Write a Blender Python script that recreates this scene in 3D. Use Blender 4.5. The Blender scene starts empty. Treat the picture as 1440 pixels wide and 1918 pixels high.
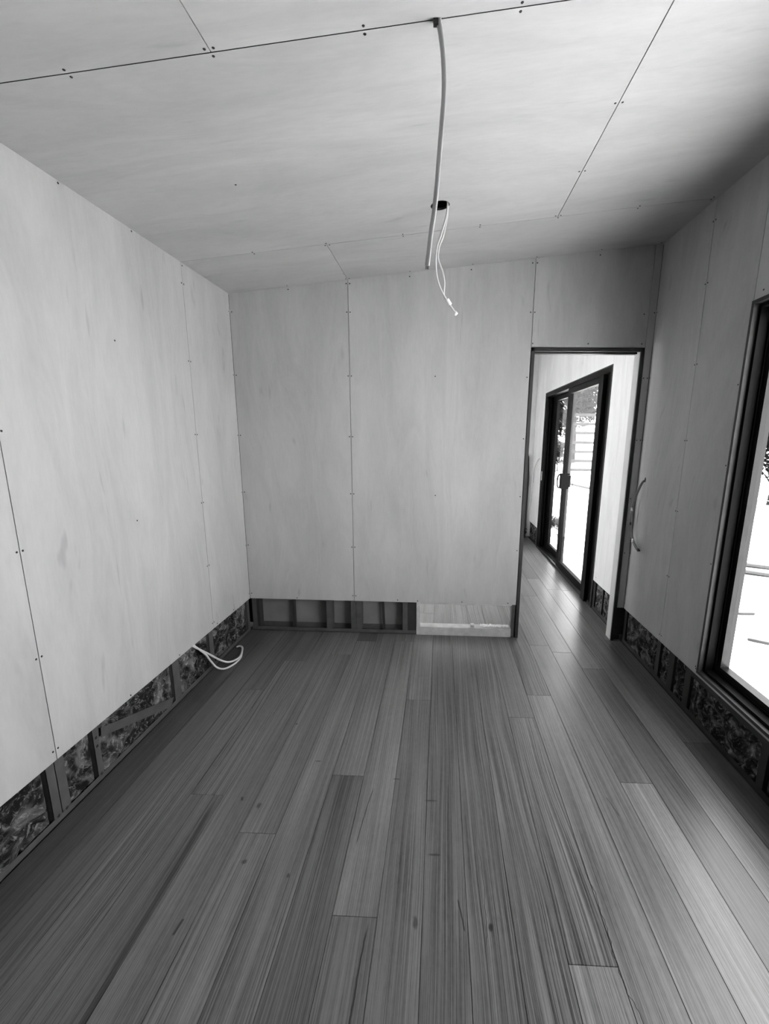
import bpy, bmesh, math, random
from mathutils import Vector, Matrix, noise
S = bpy.context.scene
COL = S.collection
# ------------------------------------------------------------------ camera, sky, sun, exposure
def make_camera():
    cd = bpy.data.cameras.new('camera'); co = bpy.data.objects.new('camera', cd); COL.objects.link(co)
    y, p, r, f = -.0363, -.2052, .0124, 824.38
    fw = Vector((math.sin(y)*math.cos(p), math.cos(y)*math.cos(p), math.sin(p)))
    rt = Vector((math.cos(y), -math.sin(y), 0)); up = rt.cross(fw)
    rt2 = rt*math.cos(r)+up*math.sin(r); up2 = up*math.cos(r)-rt*math.sin(r)
    M = Matrix((rt2, up2, -fw)).transposed().to_4x4(); M.translation = (1.4177, -3.1076, 1.4574)
    co.matrix_world = M
    cd.sensor_fit = 'VERTICAL'; cd.sensor_height = 24; cd.lens = 24*f/1918
    cd.shift_x = -(792.35-720)/1918; cd.shift_y = (993.65-959)/1918
    cd.clip_start = .02; cd.clip_end = 300
    S.camera = co
make_camera()
S.view_settings.view_transform = 'Standard'; S.view_settings.look = 'None'
S.view_settings.gamma = 1; S.view_settings.use_curve_mapping = False
S.view_settings.exposure = 4.58
W = bpy.data.worlds.new('sky'); S.world = W; W.use_nodes = True
wn = W.node_tree; bgn = wn.nodes['Background']
sky = wn.nodes.new('ShaderNodeTexSky'); sky.sky_type = 'HOSEK_WILKIE'; sky.turbidity = 4; sky.ground_albedo = .5
sky.sun_direction = Vector((-.03, .22, .92)).normalized()
bw = wn.nodes.new('ShaderNodeRGBToBW')
wn.links.new(sky.outputs[0], bw.inputs[0]); wn.links.new(bw.outputs[0], bgn.inputs[0]); bgn.inputs[1].default_value = 3.6
sd = bpy.data.lights.new('sun', 'SUN'); sd.energy = 4.0; sd.angle = math.radians(.6)
so = bpy.data.objects.new('sun', sd); COL.objects.link(so)
so.rotation_euler = Vector((-.03, .22, .92)).to_track_quat('Z', 'Y').to_euler()
S.cycles.max_bounces = 14; S.cycles.diffuse_bounces = 9; S.cycles.glossy_bounces = 5
S.cycles.transparent_max_bounces = 16; S.cycles.caustics_reflective = False; S.cycles.caustics_refractive = False
S.cycles.sample_clamp_indirect = 20

# ------------------------------------------------------------------ material helpers
class NT:
    def __init__(s, name):
        s.m = bpy.data.materials.new(name); s.m.use_nodes = True; s.t = s.m.node_tree
        s.b = s.t.nodes['Principled BSDF']
    def n(s, ty, **k):
        o = s.t.nodes.new(ty)
        for a, v in k.items(): setattr(o, a, v)
        return o
    def l(s, a, b): s.t.links.new(a, b)
    def put(s, v, sock):
        if isinstance(v, (int, float)): sock.default_value = v
        elif isinstance(v, (tuple, list, Vector)): sock.default_value = v
        else: s.l(v, sock)
    def math(s, op, a, b=0, c=0, clamp=False):
        o = s.n('ShaderNodeMath', operation=op, use_clamp=clamp)
        s.put(a, o.inputs[0]); s.put(b, o.inputs[1]); s.put(c, o.inputs[2]); return o.outputs[0]
    def ramp(s, v, a, b, lo=0., hi=1., smooth=True):
        o = s.n('ShaderNodeMapRange', interpolation_type='SMOOTHSTEP' if smooth else 'LINEAR')
        s.put(v, o.inputs[0]); s.put(a, o.inputs[1]); s.put(b, o.inputs[2]); s.put(lo, o.inputs[3]); s.put(hi, o.inputs[4])
        return o.outputs[0]
    def comb(s, x, y, z):
        o = s.n('ShaderNodeCombineXYZ'); s.put(x, o.inputs[0]); s.put(y, o.inputs[1]); s.put(z, o.inputs[2]); return o.outputs[0]
    def sep(s, v):
        o = s.n('ShaderNodeSeparateXYZ'); s.l(v, o.inputs[0]); return o.outputs
    def noise(s, vec, scale=1, detail=3, rough=.5, dist=0):
        o = s.n('ShaderNodeTexNoise'); s.l(vec, o.inputs['Vector'])
        o.inputs['Scale'].default_value = scale; o.inputs['Detail'].default_value = detail
        o.inputs['Roughness'].default_value = rough; o.inputs['Distortion'].default_value = dist
        return o.outputs[0]
    def grey(s, v):
        s.l(s.comb(v, v, v), s.b.inputs['Base Color'])
    def bump(s, v, st=.2, d=.002):
        o = s.n('ShaderNodeBump'); o.inputs['Strength'].default_value = st; o.inputs['Distance'].default_value = d
        s.l(v, o.inputs['Height']); s.l(o.outputs[0], s.b.inputs['Normal'])
def plain(name, g, rough=.5, metal=0, var=0, scale=8, spec=.5):
    t = NT(name); t.b.inputs['Base Color'].default_value = (g, g, g, 1)
    t.b.inputs['Roughness'].default_value = rough; t.b.inputs['Metallic'].default_value = metal
    t.b.inputs['Specular IOR Level'].default_value = spec
    if var:
        c = t.n('ShaderNodeTexCoord').outputs['Object']
        v = t.noise(c, scale, 4); t.grey(t.ramp(v, .3, .7, g*(1-var), g*(1+var), False))
    return t.m
def plywood(name, g=.68, axis='z'):
    t = NT(name)
    c = t.n('ShaderNodeTexCoord').outputs['Object']; x, y, z = t.sep(c)
    rnd = t.n('ShaderNodeObjectInfo').outputs['Random']; off = t.math('MULTIPLY', rnd, 37.)
    lo = .22
    if axis == 'z': p = t.comb(t.math('ADD', x, off), y, t.math('MULTIPLY', z, lo))
    else: p = t.comb(t.math('MULTIPLY', x, lo), t.math('ADD', y, off), t.math('ADD', z, off))
    warp = t.noise(p, 1.3, 2)
    if axis == 'z': w = t.math('MULTIPLY', warp, 1.2); p2 = t.comb(t.math('ADD', t.math('ADD', x, off), w), t.math('ADD', y, w), t.math('MULTIPLY', z, lo))
    else: w = t.math('MULTIPLY', warp, 1.2); p2 = t.comb(t.math('MULTIPLY', x, lo), t.math('ADD', t.math('ADD', y, off), w), off)
    fig = t.noise(p2, 9, 5, .62, .6)
    fine = t.noise(p, 70, 4, .6)
    blot = t.noise(p, 3.2, 3, .55)
    fleck = t.noise(p2, 16, 2, .5)
    v = t.math('ADD', t.ramp(fig, .25, .75, -.075, .06), t.ramp(fine, .3, .7, -.022, .022))
    v = t.math('ADD', v, t.ramp(blot, .3, .7, -.06, .05))
    v = t.math('ADD', v, t.ramp(fleck, .66, .78, 0, -.16))
    v = t.math('ADD', v, 1.); v = t.math('MULTIPLY', v, g)
    t.grey(v); t.b.inputs['Roughness'].default_value = .55; t.b.inputs['Specular IOR Level'].default_value = .3
    t.bump(fine, .08, .001)
    return t.m
# gum veins, shakes and knots with a place of their own on the boards: (x0,y0,x1,y1,width,wobble,darkness)
VEINS = [(.528, -1.60, .545, -2.45, .012, .002, .62), (1.165, -1.50, 1.135, -1.78, .0022, .004, .8), (1.225, -2.03, 1.205, -2.5, .003, .004, .8),
         (1.93, -1.80, 1.985, -2.5, .0018, .018, .85), (.61, -.85, .60, -1.35, .0016, .006, .6), (1.50, -1.95, 1.52, -2.05, .003, .004, .7),
         (.60, -.6, .52, -1.2, .0016, .008, .5), (2.14, -1.50, 2.16, -1.60, .002, .003, .8), (1.58, -1.75, 1.585, -2.1, .0016, .010, .6),
         (.34, -1.0, .30, -1.5, .0016, .008, .5), (.63, -1.58, .635, -1.60, .006, .001, .8), (.655, -2.05, .65, -2.10, .005, .001, .8)]
KNOTS = [(1.368, -2.03, .010, .022), (1.425, -1.80, .028, .006), (1.60, -2.03, .008, .016), (.715, -1.62, .012, .018), (.885, -1.36, .02, .006),
         (.76, -1.86, .012, .010), (1.41, -1.56, .03, .005), (.93, -1.9, .006, .012), (1.255, -1.45, .02, .005), (.70, -1.10, .008, .012)]
def floor_mat():
    t = NT('hardwood_floor')
    uvn = t.n('ShaderNodeUVMap', uv_map='UVMap').outputs[0]; u, v, _ = t.sep(uvn)      # u across the board in m, v along it
    at = t.n('ShaderNodeAttribute', attribute_name='board'); tone, seed, figure = t.sep(at.outputs['Vector'])
    tex = t.n('ShaderNodeTexCoord').outputs['Object']; X, Y, Z = t.sep(tex)
    so_ = t.math('MULTIPLY', seed, 53.)
    # slow sideways drift of the grain, stronger on figured boards
    drift = t.noise(t.comb(t.math('MULTIPLY', u, 3.), t.math('MULTIPLY', v, .6), so_), 1., 2, .5)
    dr = t.math('MULTIPLY', t.math('SUBTRACT', drift, .5), t.math('ADD', .010, t.math('MULTIPLY', figure, .12)))
    ua = t.math('ADD', u, dr)
    coarse = t.noise(t.comb(t.math('MULTIPLY', ua, 22.), t.math('MULTIPLY', v, .35), so_), 1., 3, .55)
    mid = t.noise(t.comb(t.math('MULTIPLY', ua, 75.), t.math('MULTIPLY', v, .8), so_), 1., 3, .6)
    rings = t.noise(t.comb(t.math('MULTIPLY', ua, 330.), t.math('MULTIPLY', v, 1.1), so_), 1., 2, .5)
    pore = t.noise(t.comb(t.math('MULTIPLY', u, 700.), t.math('MULTIPLY', v, 22.), so_), 1., 3, .7)
    patch = t.noise(t.comb(t.math('MULTIPLY', u, 7.), t.math('MULTIPLY', v, 2.0), so_), 1., 3, .6)
    mott = t.noise(t.comb(t.math('MULTIPLY', u, 60.), t.math('MULTIPLY', v, 40.), so_), 1., 4, .7)
    fg = t.math('ADD', .65, t.math('MULTIPLY', figure, .8))
    s = t.ramp(coarse, .3, .72, -.14, .13)
    s = t.math('ADD', s, t.math('MULTIPLY', t.ramp(mid, .35, .68, -.15, .13), fg))
    s = t.math('ADD', s, t.math('MULTIPLY', t.ramp(rings, .36, .64, -.34, .30), fg))
    s = t.math('ADD', s, t.ramp(pore, .3, .7, -.20, .18, False))
    s = t.math('ADD', s, t.ramp(patch, .3, .7, -.09, .09))
    s = t.math('ADD', s, t.ramp(mott, .3, .7, -.05, .05))
    dark_line = t.ramp(mid, .72, .80, 0, -.18); s = t.math('ADD', s, dark_line)
    val = t.math('MULTIPLY', t.math('MULTIPLY', t.math('ADD', s, 1.), tone), .142)
    wob = t.noise(t.comb(0., t.math('MULTIPLY', Y, 4.), 3.3), 1., 4, .65)
    for (x0, y0, x1, y1, w, wb, dk) in VEINS:
        sl = (x1-x0)/(y1-y0)
        cx = t.math('ADD', x0-sl*y0, t.math('MULTIPLY', Y, sl))
        cx = t.math('ADD', cx, t.math('MULTIPLY', t.math('SUBTRACT', wob, .5), wb*6))
        d = t.math('ABSOLUTE', t.math('SUBTRACT', X, cx))
        a = t.ramp(d, w*.5, w, dk, 0.)
        ym, yh = (y0+y1)/2, abs(y1-y0)/2
        b = t.ramp(t.math('ABSOLUTE', t.math('SUBTRACT', Y, ym)), yh*.8, yh, 1., 0.)
        val = t.math('MULTIPLY', val, t.math('SUBTRACT', 1., t.math('MULTIPLY', a, b)))
    for (x0, y0, rx, ry) in KNOTS:
        q = t.comb(t.math('DIVIDE', t.math('SUBTRACT', X, x0), rx), t.math('DIVIDE', t.math('SUBTRACT', Y, y0), ry), 0.)
        ln = t.n('ShaderNodeVectorMath', operation='LENGTH'); t.l(q, ln.inputs[0])
        dd = t.math('ADD', ln.outputs['Value'], t.math('MULTIPLY', t.math('SUBTRACT', mott, .5), 1.4))
        val = t.math('MULTIPLY', val, t.ramp(dd, .35, 1.1, .35, 1.))
    val = t.math('MAXIMUM', val, .012)
    t.grey(val)
    t.l(t.ramp(mid, .3, .7, .28, .35), t.b.inputs['Roughness']); t.b.inputs['Specular IOR Level'].default_value = .5
    t.bump(rings, .10, .0006)
    return t.m
def batt_mat():
    t = NT('mineral_wool'); c = t.n('ShaderNodeTexCoord').outputs['Object']
    a = t.noise(c, 5, 3, .55, 2.6); b = t.noise(c, 15, 5, .68, 3.4)
    v = t.math('ADD', t.ramp(a, .42, .74, .0, .14), t.ramp(b, .50, .76, .0, .24))
    v = t.math('ADD', v, .006); t.grey(v); t.b.inputs['Roughness'].default_value = .9; t.b.inputs['Specular IOR Level'].default_value = .2
    t.bump(b, .6, .006); return t.m
def glass_mat():
    t = NT('window_glass'); t.t.nodes.remove(t.b)
    tr = t.n('ShaderNodeBsdfTransparent'); tr.inputs[0].default_value = (.92, .92, .92, 1)
    gl = t.n('ShaderNodeBsdfGlossy'); gl.inputs['Roughness'].default_value = .01; gl.inputs[0].default_value = (1, 1, 1, 1)
    ge = t.n('ShaderNodeNewGeometry'); dp = t.n('ShaderNodeVectorMath', operation='DOT_PRODUCT')
    t.l(ge.outputs['Normal'], dp.inputs[0]); t.l(ge.outputs['Incoming'], dp.inputs[1])
    co = t.math('ABSOLUTE', dp.outputs['Value'])         # Schlick reflectance, the same from both faces of the pane
    fr = t.math('ADD', .03, t.math('MULTIPLY', .85, t.math('POWER', t.math('SUBTRACT', 1., co), 5.)))
    mx = t.n('ShaderNodeMixShader'); t.l(fr, mx.inputs[0]); t.l(tr.outputs[0], mx.inputs[1]); t.l(gl.outputs[0], mx.inputs[2])
    t.l(mx.outputs[0], t.t.nodes['Material Output'].inputs[0]); return t.m
def leaf_mat(name, g):
    t = NT(name); ri = t.n('ShaderNodeTexCoord').outputs['Object']
    v = t.noise(ri, 6, 2); t.grey(t.ramp(v, .35, .65, g*.4, g*1.6))
    t.b.inputs['Roughness'].default_value = .8; t.b.inputs['Specular IOR Level'].default_value = .08
    return t.m
def ground_mat():
    t = NT('dry_ground'); c = t.n('ShaderNodeTexCoord').outputs['Object']
    a = t.noise(c, .5, 5, .6); b = t.noise(c, 7, 6, .75); d = t.noise(c, 2.2, 4, .6, .8)
    v = t.math('ADD', t.ramp(a, .3, .7, .36, .52), t.ramp(b, .3, .7, -.10, .10)); v = t.math('ADD', v, t.ramp(d, .62, .72, 0, -.16))
    tuft = t.noise(c, 3.3, 8, .8); v = t.math('MULTIPLY', v, t.ramp(tuft, .60, .67, 1., .03)); t.grey(v); t.b.inputs['Roughness'].default_value = .95; t.bump(b, .8, .03); return t.m
M = dict(ply_lit=plywood('lit_plywood', .66, 'z'), ply=plywood('plywood_wall', .40, 'z'), plyc=plywood('plywood_ceiling', .44, 'x'), floor=floor_mat(), batt=batt_mat(), glass=glass_mat(),
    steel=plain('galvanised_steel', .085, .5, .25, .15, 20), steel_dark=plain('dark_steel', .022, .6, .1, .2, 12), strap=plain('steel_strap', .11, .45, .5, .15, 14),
    screw=plain('screw_head', .015, .5, .3), black=plain('black_aluminium', .004, .5, 0, 0, 8, .05), black2=plain('satin_black_aluminium', .014, .35, .2, 0, 8, .2),
    casing=plain('dark_door_lining', .03, .5, 0, .2, 15, .3), casing_l=plain('pale_lining', .42, .5, 0, .05, 9), pine=plain('pine_timber', .42, .6, 0, .18, 18),
    cable=plain('white_cable', .60, .35), cable_d=plain('dull_cable', .17, .4), cable_g=plain('grey_cable', .42, .4), tape=plain('clear_tape', .85, .25), copper=plain('cut_conductor', .10, .4, .6), paper=plain('wrapper', .85, .4),
    clad=plain('outer_cladding', .35, .7, 0, .1, 3), cavity=plain('cavity_lining', .04, .9), leaf=leaf_mat('leaf', .004), leaf2=leaf_mat('pale_leaf', .010), bark=plain('bark', .008, .9, 0, .4, 9),
    ground=ground_mat(), post=plain('weathered_timber', .016, .8, 0, .3, 14), wire=plain('fence_wire', .45, .4, .6), slat=plain('painted_rail', .018, .6, 0, .2, 5), pipe=plain('plastic_pipe', .03, .4), liner=plain('raw_liner_timber', .04, .6, 0, .15, 20, .2), plyb=plain('plywood_back', .17, .7, 0, .12, 6, .2), darkwood=plain('dark_plank', .010, .6, 0, .3, 9))

# ------------------------------------------------------------------ mesh helpers
class MB:
    def __init__(s): s.b = bmesh.new()
    def box(s, x0, y0, z0, x1, y1, z1, mi=0, bev=0):
        vs = [s.b.verts.new((x, y, z)) for x in (x0, x1) for y in (y0, y1) for z in (z0, z1)]
        idx = [(0, 1, 3, 2), (4, 6, 7, 5), (0, 4, 5, 1), (2, 3, 7, 6), (0, 2, 6, 4), (1, 5, 7, 3)]
        fs = [s.b.faces.new([vs[i] for i in f]) for f in idx]
        for f in fs: f.material_index = mi
        if bev:
            es = list({e for f in fs for e in f.edges})
            r = bmesh.ops.bevel(s.b, geom=es, offset=bev, segments=2, affect='EDGES', profile=.6)
            for f in r['faces']: f.material_index = mi
        return s
    def prism(s, pts, d, mi=0):      # closed outline pts (3D, planar) pushed by vector d
        a = [s.b.verts.new(p) for p in pts]; c = [s.b.verts.new(Vector(p)+Vector(d)) for p in pts]; n = len(pts)
        fs = [s.b.faces.new(a[::-1]), s.b.faces.new(c)]+[s.b.faces.new((a[i], a[(i+1) % n], c[(i+1) % n], c[i])) for i in range(n)]
        for f in fs: f.material_index = mi
        return s
    def tube(s, pts, r, seg=10, flat=1., mi=0, cap=True):
        pts = [Vector(p) for p in pts]; rings = []
        up = Vector((1, 0, 0))
        for i, p in enumerate(pts):
            d = (pts[min(i+1, len(pts)-1)]-pts[max(i-1, 0)]).normalized()
            if abs(d.dot(up)) > .95: up = Vector((0, 1, 0))
            a = (up-d*up.dot(d)).normalized(); c = d.cross(a); up = a
            rr = r[i] if isinstance(r, (list, tuple)) else r
            rings.append([s.b.verts.new(p+a*rr*math.cos(2*math.pi*k/seg)+c*rr*flat*math.sin(2*math.pi*k/seg)) for k in range(seg)])
        for i in range(len(rings)-1):
            for k in range(seg):
                f = s.b.faces.new((rings[i][k], rings[i][(k+1) % seg], rings[i+1][(k+1) % seg], rings[i+1][k])); f.material_index = mi; f.smooth = True
        if cap:
            for q in (rings[0][::-1], rings[-1]):
                f = s.b.faces.new(q); f.material_index = mi
        return s
    def build(s, name, mats, parent=None, loc=None):
        bmesh.ops.recalc_face_normals(s.b, faces=s.b.faces)
        me = bpy.data.meshes.new(name); s.b.to_mesh(me); s.b.free()
        for m in (mats if isinstance(mats, (list, tuple)) else [mats]): me.materials.append(m)
        o = bpy.data.objects.new(name, me); COL.objects.link(o)
        if parent: o.parent = parent
        if loc: o.location = loc
        return o
def spline(pts, n=8):
    pts = [Vector(p) for p in pts]; out = []
    P = [pts[0]*2-pts[1]]+pts+[pts[-1]*2-pts[-2]]
    for i in range(1, len(P)-2):
        for k in range(n):
            t = k/n; a, b, c, d = P[i-1:i+3]
            out.append(.5*((2*b)+(c-a)*t+(2*a-5*b+4*c-d)*t*t+(3*b-a-3*c+d)*t**3))
    return out+[pts[-1]]
def tag(o, label=None, cat=None, group=None, kind=None):
    if label: o['label'] = label
    if cat: o['category'] = cat
    if group: o['group'] = group
    if kind: o['kind'] = kind
    return o
def thing(name, label, cat, loc=(0, 0, 0), group=None):
    o = bpy.data.objects.new(name, None); COL.objects.link(o); o.location = loc; o.empty_display_size = .1
    return tag(o, label, cat, group)
def struct(name, loc=(0, 0, 0)):
    o = bpy.data.objects.new(name, None); COL.objects.link(o); o.location = loc; o.empty_display_size = .1
    return tag(o, kind='structure')
def child(mb, name, m, par):         # part built in world coordinates under a thing that stands elsewhere
    L = par.matrix_basis.translation if par.parent is None else Vector()
    for v in mb.b.verts: v.co -= L
    return mb.build(name, m, par)
def screws(mb, pts, n, mi=1, r=.0042):   # little countersunk screw heads, n = outward normal
    n = Vector(n).normalized()
    a = n.orthogonal().normalized(); c = n.cross(a)
    for p in pts:
        p = Vector(p)
        lo = [mb.b.verts.new(p+(a*math.cos(k*math.pi/4)+c*math.sin(k*math.pi/4))*r) for k in range(8)]
        hi = [mb.b.verts.new(p+n*.0012+(a*math.cos(k*math.pi/4)+c*math.sin(k*math.pi/4))*r*.75) for k in range(8)]
        for k in range(8):
            f = mb.b.faces.new((lo[k], lo[(k+1) % 8], hi[(k+1) % 8], hi[k])); f.material_index = mi
        f = mb.b.faces.new(hi); f.material_index = mi

XR, G = 2.7854, .26                  # right wall plane, height where the wall sheets stop
def cz(x, y): return 2.3814+.1031*x+.0105*y
J = .0016                            # half the gap between two sheets
SV = [.30, .675, 1.067, 1.466, 1.868, 2.268]     # screw heights

# ------------------------------------------------------------------ floor: boards 140 mm wide, run through under the dividing wall
ENDS = {6: [-.13], 9: [-.85], 14: [-.763], 17: [-.435], 7: [-1.44], 8: [-2.02], 13: [-2.118, -.98], 16: [-1.418], 3: [-1.577], 5: [-1.745], 19: [-1.136], 15: [-.12], 2: [-.80]}
TONE = {(3, -9): .78, (3, -1.577): .92, (4, -9): .98, (5, -9): 1.12, (5, -1.745): .95, (6, -9): 1.05, (6, -.13): .62, (7, -9): .74, (7, -1.44): 1.05, (8, -9): .88, (8, -2.02): 1.2,
        (9, -9): .92, (9, -.85): 1.15, (10, -9): .80, (11, -9): .84, (12, -9): .86, (13, -9): 1.25, (13, -2.118): .9, (13, -.98): .9, (14, -9): 1.1, (14, -.763): .75, (15, -9): .98, (15, -.12): .9,
        (16, -9): 1.3, (16, -1.418): .95, (17, -9): .66, (17, -.435): 1.0, (18, -9): 1.0, (19, -9): .6, (19, -1.136): .9, (0, -9): .6, (1, -9): .72, (2, -9): .9, (2, -.8): .7}
FIG = {(13, -2.118): 1.0, (10, -9): .55, (9, -9): .35, (11, -9): .6, (12, -9): .9, (3, -1.577): .8, (14, -.763): .9, (2, -9): .7, (7, -9): .5}
def build_floor():
    rng = random.Random(11); b = bmesh.new(); uvl = b.loops.layers.uv.new('UVMap'); at = b.faces.layers.float_vector.new('board')
    for i in range(0, 20):
        xa, xb = -.01+.14*i, .13+.14*i
        xb = min(xb, XR+.05)
        ya, yb = -5.2, 3.62
        ends = sorted(ENDS.get(i, []))
        if not ends: ends = [rng.uniform(.9, 2.0)] if i in (0, 1, 4, 10, 11, 12, 18) else [rng.uniform(-3, 0)]
        y = ends[-1]
        while True:
            y += rng.uniform(.9, 2.1)
            if y > yb-.3: break
            ends.append(y)
        y = ends[0] if ends[0] < -1 else -2.6
        first = ends[0]
        y = min(first, -2.7)
        while True:
            y -= rng.uniform(.9, 2.1)
            if y < ya+.2: break
            ends.insert(0, y)
        cuts = [ya]+ends+[yb]
        for a, c in zip(cuts, cuts[1:]):
            key = next(((i, k) for k in [round(a, 3)] if (i, k) in TONE), None)
            if key is None and (a < -2.2) and (i, -9) in TONE and c > -2.9: key = (i, -9)
            tone = TONE.get(key, rng.uniform(.72, 1.15)) if key else rng.uniform(.72, 1.15)
            fig = FIG.get(key, rng.uniform(0, .5)**1.5)
            g = .0005
            X0, X1, Y0, Y1 = xa+g, xb-g, a+g, c-g
            if X1 > XR+.03: X1 = XR+.03
            seed = rng.random(); vo = rng.uniform(0, 40)
            e = .0007
            top = [(X0+e, Y0+e, 0), (X1-e, Y0+e, 0), (X1-e, Y1-e, 0), (X0+e, Y1-e, 0)]
            bot = [(X0, Y0, -.0022), (X1, Y0, -.0022), (X1, Y1, -.0022), (X0, Y1, -.0022)]
            vt = [b.verts.new(p) for p in top]; vb = [b.verts.new(p) for p in bot]
            fs = [b.faces.new(vt)]+[b.faces.new((vb[k], vb[(k+1) % 4], vt[(k+1) % 4], vt[k])) for k in range(4)]
            for f in fs:
                f[at] = (tone, seed, fig)
                for lp in f.loops: lp[uvl].uv = (lp.vert.co.x-xa, lp.vert.co.y+vo)
    me = bpy.data.meshes.new('floor'); b.to_mesh(me); b.free(); me.materials.append(M['floor'])
    # mesh stores 'board' on faces; the substrate below closes the seams
    o = bpy.data.objects.new('floor', me); COL.objects.link(o); tag(o, kind='structure')
    MB().box(-.10, -5.25, -.20, XR+.15, 3.75, -.0022).build('subfloor', M['cavity'], o)
build_floor()

# ------------------------------------------------------------------ ceiling and roof
def ceil_sheet(par, x0, x1, y0, y1, scr, hole=None):
    mb = MB(); th = .010
    def P(x, y, dz=0): return (x, y, cz(x, y)+dz)
    x0 += J; x1 -= J; y0 += J; y1 -= J
    if hole:
        hx, hy, r = hole; q = r+.03; n = 32
        for (a, b_, c, d) in [(x0, hx-q, y0, y1), (hx+q, x1, y0, y1), (hx-q, hx+q, y0, hy-q), (hx-q, hx+q, hy+q, y1)]:
            v = [mb.b.verts.new(P(*p)) for p in ((a, c), (b_, c), (b_, d), (a, d))]; mb.b.faces.new(v)
        ci, sq, cu = [], [], []
        for k in range(n):
            t = 2*math.pi*k/n; ct, st = math.cos(t), math.sin(t); m = q/max(abs(ct), abs(st))
            ci.append(mb.b.verts.new(P(hx+r*ct, hy+r*st))); sq.append(mb.b.verts.new(P(hx+m*ct, hy+m*st))); cu.append(mb.b.verts.new(P(hx+r*ct, hy+r*st, th)))
        for k in range(n):
            mb.b.faces.new((ci[k], ci[(k+1) % n], sq[(k+1) % n], sq[k])); f = mb.b.faces.new((ci[k], cu[k], cu[(k+1) % n], ci[(k+1) % n])); f.material_index = 2
    else:
        mb.prism([P(x0, y0), P(x1, y0), P(x1, y1), P(x0, y1)], (0, 0, th))
    screws(mb, [P(x, y) for x, y in scr], (.1031, .0105, -1))
    mb.build('ceiling_sheet', [M['plyc'], M['screw'], M['casing']], par)
ceil = struct('ceiling')
Y1, Y2, Y3 = -.545, -1.742, -2.942
xs = [.4, .8, 1.2, 1.6, 2.0, 2.4]; d = .012
def row(ys, xx): return [(x, y) for y in ys for x in xx]
ceil_sheet(ceil, -.012, .795, Y1, .0, row([Y1+d], [.4])+[(.785, Y1+d), (.785, -.02), (.4, -.02)])
ceil_sheet(ceil, .795, XR+.01, Y1, .0, row([Y1+d, -.02], [.808, 1.2, 1.6, 2.0, 2.4, 2.76]))
ceil_sheet(ceil, -.012, 1.995, Y2, Y1, row([Y1-d, Y2+d], [.4, .795, 1.2, 1.6, 1.982])+[(1.983, -.945), (1.983, -1.34), (.59, -1.16)], hole=(1.394, -.804, .044))
ceil_sheet(ceil, 1.995, XR+.01, Y2, Y1, row([Y1-d, Y2+d], [2.008, 2.4, 2.76])+[(2.007, -.945), (2.007, -1.34)])
ceil_sheet(ceil, -.012, .795, Y3, Y2, row([Y2-d], [.4, .783]))
ceil_sheet(ceil, .795, XR+.01, Y3, Y2, row([Y2-d], [.807, 1.2, 1.6, 2.0, 2.4]))
ceil_sheet(ceil, -.012, 1.995, -4.142, Y3, []); ceil_sheet(ceil, 1.995, XR+.01, -4.142, Y3, [])
ceil_sheet(ceil, -.012, .795, -5.2, -4.142, []); ceil_sheet(ceil, .795, XR+.01, -5.2, -4.142, [])
ceil_sheet(ceil, -.012, 1.1, .0, 1.2, []); ceil_sheet(ceil, 1.1, XR+.01, .0, 1.2, [])
ceil_sheet(ceil, -.012, .5, 1.2, 2.4, []); ceil_sheet(ceil, .5, XR+.01, 1.2, 2.4, [])
ceil_sheet(ceil, -.012, 1.1, 2.4, 3.6, []); ceil_sheet(ceil, 1.1, XR+.01, 2.4, 3.6, [])
rf = struct('roof')
MB().prism([(-.4, -5.6, cz(-.4, -5.6)+.16), (XR+.35, -5.6, cz(XR+.35, -5.6)+.16), (XR+.35, 4., cz(XR+.35, 4.)+.16), (-.4, 4., cz(-.4, 4.)+.16)], (0, 0, .08)).build('roof_deck', M['cavity'], rf)
MB().prism([(-.10, -5.3, cz(-.1, -5.3)+.10), (XR+.10, -5.3, cz(XR+.10, -5.3)+.10), (XR+.10, 3.7, cz(XR+.10, 3.7)+.10), (-.10, 3.7, cz(-.1, 3.7)+.10)], (0, 0, .04)).build('ceiling_insulation', M['cavity'], rf)

# ------------------------------------------------------------------ wall sheets (plane x = const or y = const)
def sheet(par, plane, c, out, a0, a1, z0, scr, top=None, ztop=None, th=.010):
    """plane 'x': sheet face at x=c, spans y a0..a1; plane 'y': face at y=c, spans x a0..a1. out = side the body lies on (+1/-1)."""
    a0 += J; a1 -= J; mb = MB()
    def T(a): return ztop if ztop is not None else (cz(c, a) if plane == 'x' else cz(a, c))-.001
    if plane == 'x': pts = [(c, a0, z0), (c, a1, z0), (c, a1, T(a1)), (c, a0, T(a0))]; dv = (out*th, 0, 0); n = (-out, 0, 0); S3 = [(c, a, z) for a, z in scr]
    else: pts = [(a0, c, z0), (a1, c, z0), (a1, c, T(a1)), (a0, c, T(a0))]; dv = (0, out*th, 0); n = (0, -out, 0); S3 = [(a, c, z) for a, z in scr]
    mb.prism(pts, dv)
    if plane == 'y' and c > .05 and c < 1: mb.b.faces.ensure_lookup_table(); mb.b.faces[1].material_index = 2      # the unsanded back face
    screws(mb, S3, n)
    far = (plane == 'x' and a0 > 0) or (plane == 'y' and c > .05)       # room beyond: same ply, its brighter light put into a lighter colour
    return mb.build('lining_sheet', [M['ply_lit' if far else 'ply'], M['screw'], M['plyb']], par)
def edge_scr(a, zs=SV): return [(a, z) for z in zs]
e = .011
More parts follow.
